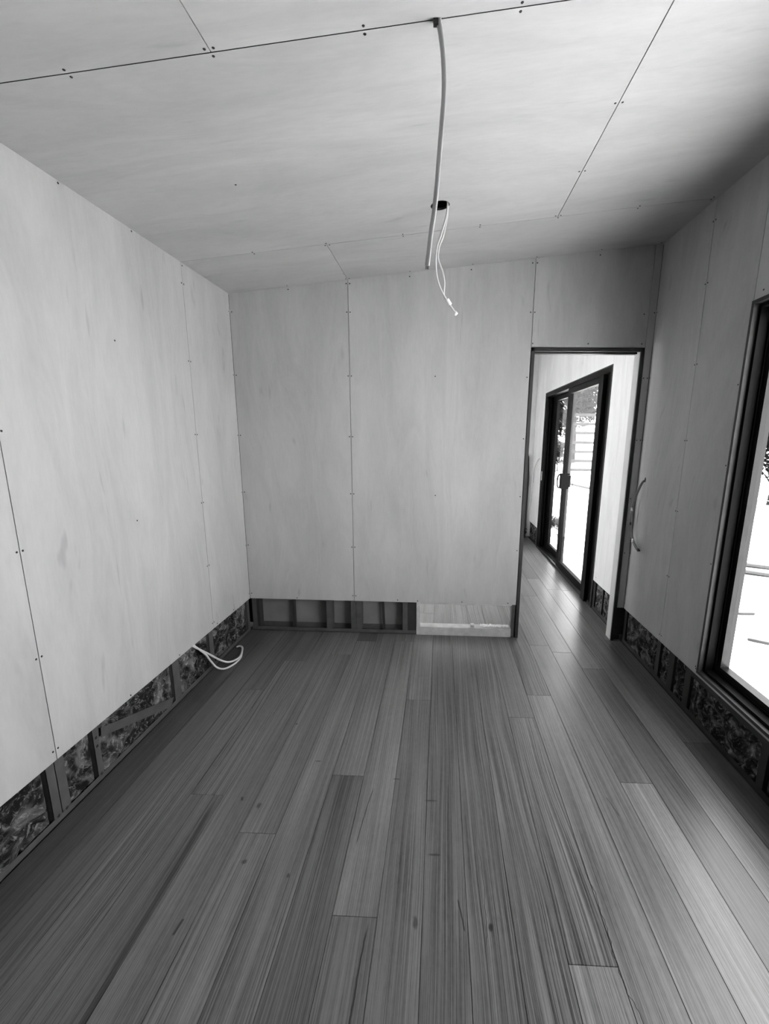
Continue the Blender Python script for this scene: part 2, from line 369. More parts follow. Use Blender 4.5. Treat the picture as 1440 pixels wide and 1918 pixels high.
# left wall
wl = struct('wall_left')
sheet(wl, 'x', 0, -1, Y1, 0, G, edge_scr(Y1+e)+edge_scr(-.012)+[(Y1+e, 2.36), (-.27, .275)])
sheet(wl, 'x', 0, -1, -1.715, Y1, G, edge_scr(Y1-e)+edge_scr(-1.715+e)+[(-1.325, 2.358), (-.933, 2.362), (-1.128, 1.858), (-1.125, 1.065), (-1.311, .272), (-.92, .272), (-.5, .275)])
sheet(wl, 'x', 0, -1, -2.915, -1.715, G, edge_scr(-1.715-e))
sheet(wl, 'x', 0, -1, -4.115, -2.915, G, []); sheet(wl, 'x', 0, -1, -5.2, -4.115, G, [])
MB().box(-.16, -5.3, -.7, -.10, .13, 3.0).build('cladding', M['clad'], wl)
MB().box(-.09, -5.2, 0, -.0105, -.0, .004).box(-.0125, -5.2, .0, -.0105, 0, .030).build('bottom_plate', M['steel'], wl)
def stud_x(par, x0, x1, y0, y1, z0=.004, z1=2.3, m=None):
    """C-section steel stud: face flange towards the room, web, back flange."""
    s = 1 if x1 > x0 else -1; t = .0016
    mb = MB(); mb.box(min(x0, x0+s*t), y0, z0, max(x0, x0+s*t), y1, z1)
    mb.box(min(x0, x1), y0, z0, max(x0, x1), y0+t, z1); mb.box(min(x1-s*t, x1), y0, z0, max(x1-s*t, x1), y1, z1)
    return mb.build('stud', m or M['steel'], par)
for a, c in [(-1.757, -1.7215), (-1.7195, -1.679), (-1.536, -1.505), (-.978, -.918), (-.594, -.545), (-.045, -.003), (-2.34, -2.30)]: stud_x(wl, -.0115, -.085, a, c)
mb = MB(); mb.prism([(-.0100, -1.497, .192), (-.0100, -1.492, .232), (-.0100, -.995, .062), (-.0100, -1.03, .024)], (.0018, 0, 0)); mb.build('diagonal_brace', M['strap'], wl)
mb = MB(); screws(mb, [(-.0110, -1.52, .205), (-.0110, -1.52, .03), (-.0110, -1.70, .03), (-.0110, -1.738, .03), (-.0110, -1.52, .165)], (1, 0, 0), 0, .007); mb.build('stud_bolts', M['screw'], wl)

# back wall
wb = struct('wall_back')
DX0, DX1, DH = 2.004, 2.736, 2.052
sheet(wb, 'y', 0, 1, 0, .795, G, edge_scr(.795-e)+edge_scr(.014)+[(.4, 2.405), (.36, .272), (.784, 2.44)])
sheet(wb, 'y', 0, 1, .795, DX0-.003, G, edge_scr(.795+e)+[(.807, 2.44), (1.197, 2.482), (1.593, 2.522), (1.373, 1.87), (1.388, 1.066), (1.985, 2.27), (1.985, 1.868), (1.985, 1.466), (1.985, 1.067), (1.985, .675), (1.12, .275), (1.6, .272), (1.94, .272), (1.27, .272), (1.98, 2.56)])
sheet(wb, 'y', 0, 1, DX0-.003, DX1+.003, DH+.006, [(2.012, 2.27), (2.01, 2.56), (2.01, 2.08), (2.37, 2.08), (2.715, 2.08), (2.4, 2.605), (2.71, 2.26)])
sheet(wb, 'y', 0, 1, DX1+.003, XR, G, [(2.75, 1.868), (2.774, 1.868), (2.75, 1.466), (2.774, 1.466), (2.75, 1.067), (2.75, .675), (2.774, 2.268)])
# lining of the room beyond on the same wall
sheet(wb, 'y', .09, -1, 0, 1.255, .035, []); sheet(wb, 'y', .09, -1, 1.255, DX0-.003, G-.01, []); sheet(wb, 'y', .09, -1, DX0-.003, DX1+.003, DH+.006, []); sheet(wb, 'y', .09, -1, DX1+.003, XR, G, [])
def stud_y(x0, x1, m=None, z1=2.3, y0=.0115, y1=.078, name='stud'):
    t = .0016; mb = MB(); mb.box(x0, y0, .004, x1, y0+t, z1); mb.box(x0, y0, .004, x0+t, y1, z1); mb.box(x0, y1-t, .004, x1, y1, z1)
    return mb.build(name, m or M['steel'], wb)
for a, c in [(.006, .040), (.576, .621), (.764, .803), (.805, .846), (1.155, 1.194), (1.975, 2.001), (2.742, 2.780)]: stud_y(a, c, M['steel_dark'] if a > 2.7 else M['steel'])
MB().box(.042, .0112, .004, .062, .078, .30).box(1.196, .0125, .004, 1.258, .078, 2.2).build('packer', M['steel_dark'], wb)
MB().box(.305, .045, .004, .322, .078, 2.2).build('strap_rail', M['steel_dark'], wb)
mb = MB(); mb.prism([(.992, .05, .26), (1.011, .05, .26), (1.022, .05, .006), (1.004, .05, .006)], (0, .006, 0)); mb.build('tie_strap', M['steel_dark'], wb)
MB().box(.0, .0105, 0, 1.26, .080, .004).box(.0, .0105, 0, 1.26, .0125, .030).box(0, .078, 0, 1.26, .080, .045).build('bottom_plate', M['steel'], wb)
mb = MB(); mb.box(1.262, .004, .0, 1.973, .080, .064, bev=.0015); mb.build('pine_bottom_plate', M['pine'], wb)
mb = MB(); mb.box(1.262, .004, .064, 1.290, .080, .26, bev=.0015); mb.build('pine_post', M['pine'], wb)
mb = MB(); mb.box(1.290, .0105, .246, 1.973, .078, .30, bev=.0015); mb.build('pine_rail', M['pine'], wb)
mb = MB(); mb.box(-.1, .03, 2.3, XR+.1, .07, 2.75); mb.build('top_infill', M['cavity'], wb)
# door lining in the doorway (a bare lining, no leaf)
t1 = struct('trim_1')
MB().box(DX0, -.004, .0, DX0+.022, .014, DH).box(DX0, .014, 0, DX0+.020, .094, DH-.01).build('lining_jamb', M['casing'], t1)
mb = MB(); mb.box(DX1-.022, -.004, 0, DX1, .010, DH, 0); mb.box(DX1-.0215, .010, 0, DX1, .094, DH, 1); mb.build('lining_jamb', [M['casing'], M['casing_l']], t1)  # inner jamb face paler than its front edge
mb = MB(); mb.box(DX0, -.004, DH-.020, DX1, .010, DH+.003, 0); mb.box(DX0+.022, .010, DH-.015, DX1-.022, .030, DH, 1); mb.box(DX0+.022, .030, DH-.002, DX1-.022, .055, DH, 2); mb.box(DX0+.022, .055, DH-.024, DX1-.022, .094, DH, 0)
mb.build('lining_head', [M['casing'], M['casing_l'], M['screw']], t1)

# right wall, both rooms
WY0, WY1, WZ0, WZ1 = -2.745, -.945, .282, 2.070
SY0, SY1, SZ1 = .66, 2.95, 2.062
wr = struct('wall_right')
def rsheet(a0, a1, z0, scr, ztop=None): return sheet(wr, 'x', XR, 1, a0, a1, z0, scr, ztop=ztop)
rsheet(Y1, 0, G, edge_scr(Y1+e)+[(-.012, z) for z in SV]+[(Y1+e, 2.56)])
rsheet(WY1-.001, Y1, G, edge_scr(Y1-e)+edge_scr(-.925, [.30, .86, 1.35, 1.72])+[(Y1-e, 2.56), (-.93, .29)])
rsheet(WY0, WY1-.001, WZ1+.002, [(-1.0, 2.10), (-1.4, 2.10)]); rsheet(WY0, WY1-.001, G-.0, [], ztop=WZ0-.006)
rsheet(-3.945, WY0, G, []); rsheet(-5.2, -3.945, G, [])
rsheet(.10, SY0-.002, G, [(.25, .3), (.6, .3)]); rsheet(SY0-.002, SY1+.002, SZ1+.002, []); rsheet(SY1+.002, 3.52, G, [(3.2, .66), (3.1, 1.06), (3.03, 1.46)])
mb = MB(); X0, X1 = XR+.10, XR+.145
mb.box(X0, -5.3, -.45, X1, WY0-.01, 3.); mb.box(X0, WY1+.01, -.45, X1, SY0-.01, 3.); mb.box(X0, SY1+.01, -.45, X1, 3.75, 3.)
mb.box(X0, WY0-.01, -.45, X1, WY1+.01, WZ0-.01); mb.box(X0, WY0-.01, WZ1+.01, X1, WY1+.01, 3.)
mb.box(X0, SY0-.01, -.45, X1, SY1+.01, -.01); mb.box(X0, SY0-.01, SZ1+.01, X1, SY1+.01, 3.)
mb.build('cladding', M['clad'], wr)
for a, c in [(-.545, -.503), (-.71, -.652), (-.882, -.828), (-1.462, -1.422), (-.045, -.008), (-2.06, -2.02), (.435, .455), (.615, .655), (.105, .145), (3.01, 3.05)]:
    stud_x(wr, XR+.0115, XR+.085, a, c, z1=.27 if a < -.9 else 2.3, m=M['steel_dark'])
MB().box(XR+.0105, -5.2, 0, XR+.09, 0, .004).box(XR+.0105, -5.2, 0, XR+.0125, 0, .028).box(XR+.0105, .1, 0, XR+.0125, SY0-.003, .028).build('bottom_plate', M['steel_dark'], wr)
mb = MB(); mb.box(XR+.0105, -2.7, .222, XR+.085, -.884, .258); mb.build('sill_trimmer', M['steel_dark'], wr)
MB().box(XR+.004, -1.13, .244, XR+.014, -1.00, .262).build('packer', M['liner'], wr)

# window in the right wall
def frame_rect(mb, x0, x1, y0, y1, z0, z1, wv, wh=None, mi=0):
    wh = wh or wv
    mb.box(x0, y0, z0, x1, y0+wv, z1, mi); mb.box(x0, y1-wv, z0, x1, y1, z1, mi)
    mb.box(x0, y0+wv, z0, x1, y1-wv, z0+wh, mi); mb.box(x0, y0+wv, z1-wh, x1, y1-wv, z1, mi)
w1 = struct('window_1')
mb = MB(); frame_rect(mb, XR-.006, XR+.018, WY0, WY1, WZ0-.006, WZ1, .016); mb.build('window_liner', M['liner'], w1)
mb = MB(); frame_rect(mb, XR+.018, XR+.125, WY0+.016, WY1-.016, WZ0+.010, WZ1-.016, .016); frame_rect(mb, XR+.058, XR+.062, WY0+.03, WY1-.03, WZ0+.024, WZ1-.03, .012); mb.build('window_frame', M['black'], w1)
mb = MB(); frame_rect(mb, XR+.068, XR+.112, WY0+.034, WY1-.034, WZ0+.028, WZ1-.034, .034, .034); mb.build('window_sash', M['black2'], w1)
MB().box(XR+.088, WY0+.062, WZ0+.056, XR+.092, WY1-.064, WZ1-.068).build('window_pane', M['glass'], w1)

# sliding door of the room beyond
d1 = struct('door_1')
mb = MB(); frame_rect(mb, XR-.004, XR+.014, SY0, SY1, .0, SZ1, .014, .010); mb.build('door_liner', M['liner'], d1)
mb = MB()
mb.box(XR, SY1-.05, .0, XR+.13, SY1-.014, SZ1-.01); mb.box(XR, SY0+.014, .0, XR+.13, SY0+.05, SZ1-.01)
mb.box(XR, SY0+.05, SZ1-.055, XR+.13, SY1-.05, SZ1-.01)
for k in range(3): mb.box(XR+.004+.045*k, SY1-.085-.0*k, .0, XR+.018+.045*k, SY1-.05, SZ1-.055)
mb.build('door_frame', M['black'], d1)
mb = MB(); mb.box(XR, SY0+.05, .0, XR+.13, SY1-.05, .014)
for k in range(4): mb.box(XR+.002+.04*k, SY0+.05, .014, XR+.007+.04*k, SY1-.05, .028)
mb.build('door_track', M['black2'], d1)
def panel(x, y0, y1, st0, st1, name='sliding_panel'):
    mb = MB(); z0, z1 = .03, SZ1-.057
    mb.box(x, y0, z0, x+.036, y0+st0, z1, bev=.002); mb.box(x, y1-st1, z0, x+.036, y1, z1, bev=.002)
    mb.box(x, y0+st0, z0, x+.036, y1-st1, z0+.075, bev=.002); mb.box(x, y0+st0, z1-.055, x+.036, y1-st1, z1, bev=.002)
    o = mb.build(name, M['black'], d1)
    MB().box(x+.016, y0+st0-.005, z0+.07, x+.021, y1-st1+.005, z1-.05).build('pane', M['glass'], o)
    return o
pn = panel(XR+.008, .72, 1.93, .10, .09)
panel(XR+.092, 2.05, 2.86, .06, .16)
# block: leaf stile standing proud on the inside
mb = MB(); mb.box(XR-.030, .775, .012, XR+.006, .88, 2.0, bev=.003); mb.build('stacked_screen_stile', M['black'], d1)
mb = MB(); mb.box(XR-.028, 1.84, .93, XR+.012, 1.90, 1.10, bev=.006); mb.tube(spline([(XR-.012, 1.87, 1.09), (XR-.05, 1.86, 1.08), (XR-.06, 1.86, 1.02), (XR-.05, 1.86, .95), (XR-.012, 1.87, .94)]), .008)
mb.box(XR+.04, 1.84, .95, XR+.085, 1.92, 1.08, bev=.005)
mb.build('handle', M['black'], d1)
mb = MB(); mb.box(XR-.002, SY1-.052, .93, XR+.004, SY1-.03, 1.05); mb.build('strike_plate', M['tape'], d1)

# remaining shell
wf = struct('wall_front')
sheet(wf, 'y', -5.2, -1, 0, 1.2, G, []); sheet(wf, 'y', -5.2, -1, 1.2, 2.4, G, []); sheet(wf, 'y', -5.2, -1, 2.4, XR, G, [])
MB().box(-.1, -5.28, 0, XR+.1, -5.24, 2.9).box(-.1, -5.24, 0, XR+.1, -5.212, .25).build('cladding', M['clad'], wf)
wn2 = struct('wall_far')
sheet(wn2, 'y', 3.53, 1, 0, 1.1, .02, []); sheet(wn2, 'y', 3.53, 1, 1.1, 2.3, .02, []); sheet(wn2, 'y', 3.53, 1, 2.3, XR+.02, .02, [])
MB().box(-.16, 3.6, -.4, XR+.1, 3.65, 3.).build('cladding', M['clad'], wn2)
wk = struct('wall_side')
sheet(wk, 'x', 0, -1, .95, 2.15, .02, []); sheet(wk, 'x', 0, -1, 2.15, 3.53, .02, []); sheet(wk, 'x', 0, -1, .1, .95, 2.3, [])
mb = MB(); mb.box(-.16, .95, -.7, -.10, 3.65, 3.); mb.box(-.16, .13, 2.3, -.10, .95, 3.); mb.box(-.16, .13, -.7, -.10, .95, 0.)
mb.build('cladding', M['clad'], wk)
w2 = struct('added_window')  # window added on the unseen side wall to light the far room
mb = MB(); frame_rect(mb, -.10, -.02, .13, .95, .01, 2.30, .03); mb.build('window_frame', M['black'], w2)
mb = MB(); mb.box(-.062, .16, .04, -.058, .92, 2.27); mb.build('window_pane', M['glass'], w2)

# ------------------------------------------------------------------ insulation batts in the open bays
def batt(plane, c, a0, a1, z0, z1, label, seed, sgn, group='insulation batts in the wall bays'):
    nu = max(6, int((a1-a0)/.012)); nv = max(8, int((z1-z0)/.012)); b = bmesh.new(); dpt = .050
    am, L = (a0+a1)/2, (a1-a0)
    def P(a, z, k):
        edge = min(a-a0, a1-a, z-z0, (z1-z))
        q = Vector((a*9+seed*7.3, z*11, seed)); n1 = noise.noise(q); n2 = noise.noise(q*3.1); n3 = abs(noise.noise(q*1.7+Vector((5, 1, 2))))
        dep = .010+.014*n1+.008*n2-.022*max(0, .12-n3)/.12
        dep = min(dep, .016) if edge > .02 else min(dep, -.004+edge*.9)
        off = sgn*(.026-dep) if k else sgn*(.026+dpt-.012)
        return (c+off, a, z) if plane == 'x' else (a, c+off, z)
    F_ = [[b.verts.new(P(a0+L*i/nu, z0+(z1-z0)*j/nv, 1)) for j in range(nv+1)] for i in range(nu+1)]
    for i in range(nu):
        for j in range(nv):
            f = b.faces.new((F_[i][j], F_[i+1][j], F_[i+1][j+1], F_[i][j+1])); f.smooth = True
    K = [b.verts.new(P(a, z, 0)) for a, z in ((a0, z0), (a1, z0), (a1, z1), (a0, z1))]
    b.faces.new(K)
    rim = [[F_[i][0] for i in range(nu+1)], [F_[nu][j] for j in range(nv+1)], [F_[i][nv] for i in range(nu, -1, -1)], [F_[0][j] for j in range(nv, -1, -1)]]
    for r, (p, q) in zip(rim, ((0, 1), (1, 2), (2, 3), (3, 0))): b.faces.new(r+[K[q], K[p]])
    bmesh.ops.recalc_face_normals(b, faces=b.faces)
    me = bpy.data.meshes.new('insulation_batt'); b.to_mesh(me); b.free(); me.materials.append(M['batt'])
    o = bpy.data.objects.new('insulation_batt', me); COL.objects.link(o)
    tag(o, label, 'insulation', group); return o
zt = .34
batt('x', 0, -2.296, -1.760, .006, zt, 'crumpled grey insulation batt at the left photo edge, before the paired studs', 1, -1)
batt('x', 0, -1.677, -1.539, .006, zt, 'narrow insulation batt squeezed between paired studs and the braced single stud', 2, -1)
batt('x', 0, -1.503, -.981, .006, zt, 'wide insulation batt behind the diagonal steel brace on the left wall', 3, -1)
batt('x', 0, -.915, -.597, .006, zt, 'insulation batt in the left wall bay the white cable loop comes out of', 4, -1)
batt('x', 0, -.542, -.048, .006, zt, 'insulation batt in the left wall bay nearest the back corner', 5, -1)
batt('x', XR, -.500, -.048, .006, zt, 'dark insulation batt in the right wall bay beside the doorway corner', 6, 1)
batt('x', XR, -.650, -.548, .006, zt, 'thin insulation strip, second bay from the doorway on the right wall', 7, 1)
batt('x', XR, -.826, -.713, .006, zt, 'thin insulation strip in the right wall bay just before the window', 8, 1)
batt('x', XR, -1.419, -.885, .006, .22, 'wide crumpled insulation batt below the window sill', 9, 1)
batt('x', XR, -2.018, -1.465, .006, .22, 'insulation batt below the window at the right photo edge', 10, 1)
batt('x', XR, .148, .432, .006, zt, 'insulation batt seen through the doorway, nearer the door lining', 11, 1, 'insulation batts in the far room')
batt('x', XR, .458, .612, .006, zt, 'narrow insulation batt seen through the doorway, next to the sliding door', 12, 1, 'insulation batts in the far room')
batt('x', XR, 3.053, 3.52, .006, zt, 'dark insulation batt low in the far corner past the sliding door', 13, 1, 'insulation batts in the far room')

# ------------------------------------------------------------------ cables
c1 = thing('hanging_cable', 'single flat grey-white cable hanging straight from the ceiling joint, longest of the cables', 'cable', (1.392, -1.742, 2.51))
pth = spline([(1.392, -1.742, 2.56), (1.392, -1.741, 2.507), (1.399, -1.738, 2.47), (1.406, -1.735, 2.424), (1.409, -1.732, 2.365), (1.406, -1.731, 2.305), (1.398, -1.731, 2.2), (1.390, -1.731, 2.097), (1.379, -1.731, 2.018), (1.370, -1.731, 1.938)])
def flat_cable(mb, pts, w, h, mi=0):
    pts = [Vector(p) for p in pts]; prof = [(-w+h, -h), (w-h, -h), (w-h*.3, -h*.7), (w, 0), (w-h*.3, h*.7), (w-h, h), (-w+h, h), (-w+h*.3, h*.7), (-w, 0), (-w+h*.3, -h*.7)]
    rings = []
    for i, p in enumerate(pts):
        d_ = (pts[min(i+1, len(pts)-1)]-pts[max(i-1, 0)]).normalized()
        a = Vector((.92, -.39, 0)); a = (a-d_*a.dot(d_)).normalized(); c = d_.cross(a)
        rings.append([mb.b.verts.new(p+a*u+c*v) for u, v in prof])
    n = len(prof)
    for i in range(len(rings)-1):
        for k in range(n):
            f = mb.b.faces.new((rings[i][k], rings[i][(k+1) % n], rings[i+1][(k+1) % n], rings[i+1][k])); f.smooth = True; f.material_index = mi
    for q in (rings[0][::-1], rings[-1]): mb.b.faces.new(q).material_index = mi
mb = MB(); flat_cable(mb, pth, .0072, .0036); child(mb, 'sheath', M['cable_g'], c1)
mb = MB()
for dx in (-.003, .001, .004): mb.tube([(1.370+dx, -1.731, 1.940), (1.3695+dx, -1.731, 1.930)], .0014, 8)
child(mb, 'conductors', M['copper'], c1)
mb = MB(); mb.box(1.378, -1.748, 2.494, 1.391, -1.735, 2.5055); child(mb, 'notch_block', M['screw'], c1)  # small dark block standing in for the notch in the ceiling joint

c2 = thing('light_cable', 'pair of thin white cables hanging from the round ceiling hole, taped together at the tip', 'cable', (1.42, -.80, 2.517))
a = spline([(1.42, -.80, 2.60), (1.428, -.80, 2.518), (1.421, -.80, 2.463), (1.401, -.80, 2.396), (1.384, -.80, 2.347), (1.378, -.80, 2.283), (1.386, -.80, 2.213), (1.408, -.80, 2.155), (1.440, -.80, 2.107), (1.478, -.80, 2.055)])
b2 = spline([(1.424, -.79, 2.60), (1.431, -.792, 2.518), (1.426, -.792, 2.463), (1.412, -.792, 2.396), (1.393, -.792, 2.347), (1.390, -.792, 2.295), (1.410, -.792, 2.245), (1.421, -.792, 2.195), (1.421, -.793, 2.135), (1.446, -.795, 2.10), (1.481, -.797, 2.055)])
for q in (a, b2):
    mb = MB(); mb.tube(q, .0040, 10); child(mb, 'cable_strand', M['cable'], c2)
mb = MB(); mb.tube(spline([(1.436, -.797, 2.118), (1.452, -.797, 2.094)]), .0095, 12); child(mb, 'tape', M['tape'], c2)
mb = MB(); mb.tube([(1.474, -.797, 2.062), (1.484, -.797, 2.050)], .0085, 12); child(mb, 'tape', M['tape'], c2)

c3 = thing('cable_loop', 'white cable loop sticking out of the left wall over the floor', 'cable', (.0, -.777, .25))
mb = MB(); mb.tube(spline([(-.006, -.781, .262), (-.004, -.779, .252), (.014, -.66, .145), (.047, -.571, .052), (.083, -.53, .024), (.108, -.453, .020), (.068, -.325, .013), (.035, -.284, .010), (.014, -.298, .010)]), .0062, 10); child(mb, 'sheath', M['cable'], c3)
mb = MB(); mb.tube(spline([(-.005, -.769, .260), (-.003, -.768, .250), (.016, -.70, .165), (.016, -.645, .090), (.034, -.615, .030), (.073, -.598, .012), (.106, -.541, .011), (.109, -.450, .008), (.085, -.37, .008)]), .0062, 10); child(mb, 'sheath', M['cable'], c3)

c4 = thing('wall_cable', 'taped white cable drooping from a small hole in the right wall beside the doorway', 'cable', (XR-.004, -.111, 1.204))
def X4(y, z, dx): return (XR-dx, y, z)
p4 = [X4(-.116, 1.21, -.03), X4(-.114, 1.203, .004), X4(-.105, 1.16, .022), X4(-.075, 1.08, .032), X4(-.055, 1.00, .036), X4(-.055, .92, .034), X4(-.062, .85, .03), X4(-.098, .79, .026), X4(-.150, .752, .022), X4(-.185, .738, .02)]
for s_ in (0, 1):
    q = spline([(x-.006*s_, y+.008*s_, z-.004*s_) for x, y, z in p4]); mb = MB(); mb.tube(q, .0042, 8); child(mb, 'cable_strand', M['cable_d'], c4)
for k in (4, 7):
    mb = MB(); mb.tube([Vector(p4[k])+Vector((-.003, .004, .012)), Vector(p4[k])+Vector((-.003, .004, -.012))], .0085, 10); child(mb, 'tape', M['tape'], c4)
mb = MB(); mb.tube([Vector(p4[5])+Vector((-.003, .004, -.012)), Vector(p4[5])+Vector((-.003, .004, -.03))], .0075, 10); child(mb, 'black_tape', M['screw'], c4)
mb = MB(); mb.tube([Vector(p4[9])+Vector((0, .02, .008)), p4[9]], .0075, 10); child(mb, 'black_tape', M['screw'], c4)
mb = MB(); n = 16; vs = [mb.b.verts.new((XR-.0008, -.113+.011*math.cos(2*math.pi*k/n), 1.208+.017*math.sin(2*math.pi*k/n))) for k in range(n)]; mb.b.faces.new(vs)
child(mb, 'cable_hole', M['screw'], c4)

c5 = thing('wall_cable', 'white cable drooping on the wall past the sliding door, seen through the doorway', 'cable', (XR-.004, 3.1, 1.2))
mb = MB(); mb.tube(spline([(XR+.03, 3.09, 1.22), (XR-.006, 3.10, 1.205), (XR-.03, 3.17, 1.12), (XR-.034, 3.23, 1.03), (XR-.032, 3.25, .93), (XR-.03, 3.27, .86)]), .0065, 8); child(mb, 'grey_strand', M['cable_g'], c5)
mb = MB(); mb.tube(spline([(XR-.03, 3.27, .87), (XR-.03, 3.30, .77), (XR-.028, 3.34, .67), (XR-.025, 3.41, .56), (XR-.022, 3.48, .46)]), .0075, 8); child(mb, 'white_strand', M['cable'], c5)

# dark plank in the far corner and the tangle at its foot
pk = MB(); pk.prism([(2.665, 3.50, 0.), (2.735, 3.50, 0.), (2.742, 3.50, .9), (2.722, 3.50, 1.22), (2.700, 3.50, 1.27), (2.690, 3.50, 1.15), (2.676, 3.50, .6)], (0, .022, 0))
tag(pk.build('plank', M['darkwood']), 'dark narrow plank leaning in the far corner beyond the doorway', 'plank')
rng = random.Random(4); mb = MB()
for k in range(16):
    c = Vector((2.60+rng.uniform(-.05, .06), 3.38+rng.uniform(-.05, .06), .0)); pts = []
    a0 = rng.uniform(0, 6.28); zz = rng.uniform(.02, .17)
    for q in range(7):
        t = a0+q*rng.uniform(.7, 1.1); rr = rng.uniform(.03, .08); pts.append(c+Vector((math.cos(t)*rr, math.sin(t)*rr*.6, max(.008, zz+rng.uniform(-.03, .05)*q*.5))))
    mb.tube(spline(pts, 5), .006, 6)
tag(mb.build('cable_tangle', M['screw']), 'tangle of black cable offcuts at the foot of the dark corner plank', 'cable')

# offcuts lying on the pine plate in the dividing wall
rng = random.Random(8); b = bmesh.new()
nx, ny = 28, 6
V = [[b.verts.new((1.745+.215*i/nx, .020+.045*j/ny+.006*noise.noise(Vector((i*.6, j, 3))), .072+.012*abs(noise.noise(Vector((i*.55, j*.8, 1))))+.006*noise.noise(Vector((i*1.7, j*2., 9))))) for j in range(ny+1)] for i in range(nx+1)]
for i in range(nx):
    for j in range(ny): b.faces.new((V[i][j], V[i+1][j], V[i+1][j+1], V[i][j+1]))
r = bmesh.ops.solidify(b, geom=b.faces[:], thickness=.0012)
me = bpy.data.meshes.new('plastic_wrapper'); b.to_mesh(me); b.free(); me.materials.append(M['paper'])
wpr = bpy.data.objects.new('plastic_wrapper', me); COL.objects.link(wpr); tag(wpr, 'crumpled white plastic scrap lying on the pine plate low in the back wall', 'wrapper')
mb = MB(); mb.box(1.672, .018, .065, 1.700, .060, .082, bev=.003); tag(mb.build('timber_offcut', M['pine']), 'small pale timber offcut on the pine plate beside the white plastic scrap', 'offcut')

# ------------------------------------------------------------------ outside
def gz(x, y): return -.41+.04*y+.03*noise.noise(Vector((x*.4, y*.4, 0)))
b = bmesh.new(); nx, ny = 60, 90; GX0, GX1, GY0, GY1 = -14., 46., -25., 65.
V = [[b.verts.new((GX0+(GX1-GX0)*i/nx, GY0+(GY1-GY0)*j/ny, gz(GX0+(GX1-GX0)*i/nx, GY0+(GY1-GY0)*j/ny)-(.25 if GX0+(GX1-GX0)*i/nx < 2.5 else 0))) for j in range(ny+1)] for i in range(nx+1)]
for i in range(nx):
    for j in range(ny): b.faces.new((V[i][j], V[i+1][j], V[i+1][j+1], V[i][j+1])).smooth = True
me = bpy.data.meshes.new('ground'); b.to_mesh(me); b.free(); me.materials.append(M['ground'])
tag_ = bpy.data.objects.new('ground', me); COL.objects.link(tag_); tag(tag_, kind='structure')

def crown_mesh(seed, h, r, n, leaf=.11):
    rng = random.Random(seed); b = bmesh.new()
    blobs = [(Vector((rng.uniform(-.6, .6)*r, rng.uniform(-.6, .6)*r, h*rng.uniform(.28, .92))), r*rng.uniform(.28, .55)) for _ in range(16)]
    for k in range(n):
        c, br = rng.choice(blobs); d_ = Vector((rng.gauss(0, 1), rng.gauss(0, 1), rng.gauss(0, .8))).normalized()
        p = c+d_*br*rng.uniform(.55, 1.08)
        if p.z < .1: p.z = rng.uniform(.1, .5)
        u = Vector((rng.gauss(0, 1), rng.gauss(0, 1), rng.gauss(0, 1))).normalized(); w = u.orthogonal().normalized(); s = leaf*rng.uniform(.6, 1.4)
        b.faces.new([b.verts.new(p-u*s), b.verts.new(p+w*s*.35), b.verts.new(p+u*s), b.verts.new(p-w*s*.35)])
    me = bpy.data.meshes.new('crown'); b.to_mesh(me); b.free(); return me
def trunk_mb(seed, h, r):
    rng = random.Random(seed); mb = MB()
    mb.tube(spline([(0, 0, -.3), (.05, .02, h*.25), (-.05, .05, h*.5), (.03, 0, h*.8)]), [r*(1-.6*i/24) for i in range(25)], 10)
    for k in range(6):
        a = rng.uniform(0, 6.28); z = h*rng.uniform(.25, .6); L = h*rng.uniform(.2, .32)
        mb.tube([(0, 0, z), (math.cos(a)*L*.5, math.sin(a)*L*.5, z+L*.45), (math.cos(a)*L, math.sin(a)*L, z+L*.8)], [r*.4, r*.28, r*.1], 7)
    return mb
crowns = [crown_mesh(s, 5.5, 1.9, 9500) for s in (1, 2)]; lows = [crown_mesh(s, 2.6, 1.3, 6000, .08) for s in (5, 6)]
for me in crowns: me.materials.append(M['leaf'])
lows[0].materials.append(M['leaf2']); lows[1].materials.append(M['leaf'])
def tree(x, y, k, sc, rz, label, name='tree', grp='trees along the far fence', cat='tree'):
    t = thing(name, label, cat, (x, y, gz(x, y)), grp); t.scale = (sc,)*3; t.rotation_euler = (0, 0, rz)
    big = name == 'tree'
    o = bpy.data.objects.new('crown', (crowns if big else lows)[k]); COL.objects.link(o); o.parent = t
    trunk_mb(k+3, 5. if big else 1.6, .16 if big else .05).build('trunk', M['bark'], t)
tree(11.9, 12.4, 0, 1.2, .4, 'leafy tree behind the fence at the window, right edge of the photo')
tree(15.4, 8.0, 1, 1.2, 2.0, 'taller tree behind the first one outside the window', )
tree(17.6, 18.6, 0, 1.4, 4.0, 'tall tree far back between window and sliding door views')
tree(8.1, 19.8, 1, 1.0, 1.0, 'leafy tree seen through the open part of the sliding door')
tree(12.6, 23.6, 0, 1.1, 3.0, 'large tree seen through the glass panel of the sliding door')
tree(6.9, 26.8, 1, 1.3, 5.0, 'tree behind the one in the open part of the sliding door')
tree(9.75, 8.3, 1, 1.15, .2, 'low bush at the wire fence outside the window', 'shrub', 'shrubs along the fence', 'shrub')
tree(12.4, 4.6, 1, .7, 1.7, 'dark low bush by the fence further along outside the window', 'shrub', 'shrubs along the fence', 'shrub')
tree(6.3, 15.6, 1, .5, .9, 'low bush under the tree in the open part of the sliding door', 'shrub', 'shrubs along the fence', 'shrub')
tree(8.6, 15.2, 0, .8, 2.9, 'pale bush behind the rail fence through the door glass', 'shrub', 'shrubs along the fence', 'shrub')
tree(3.55, 4.75, 1, .13, .3, 'small leafy weed on the ground just outside the sliding door', 'weed', 'weeds near the step', 'weed')

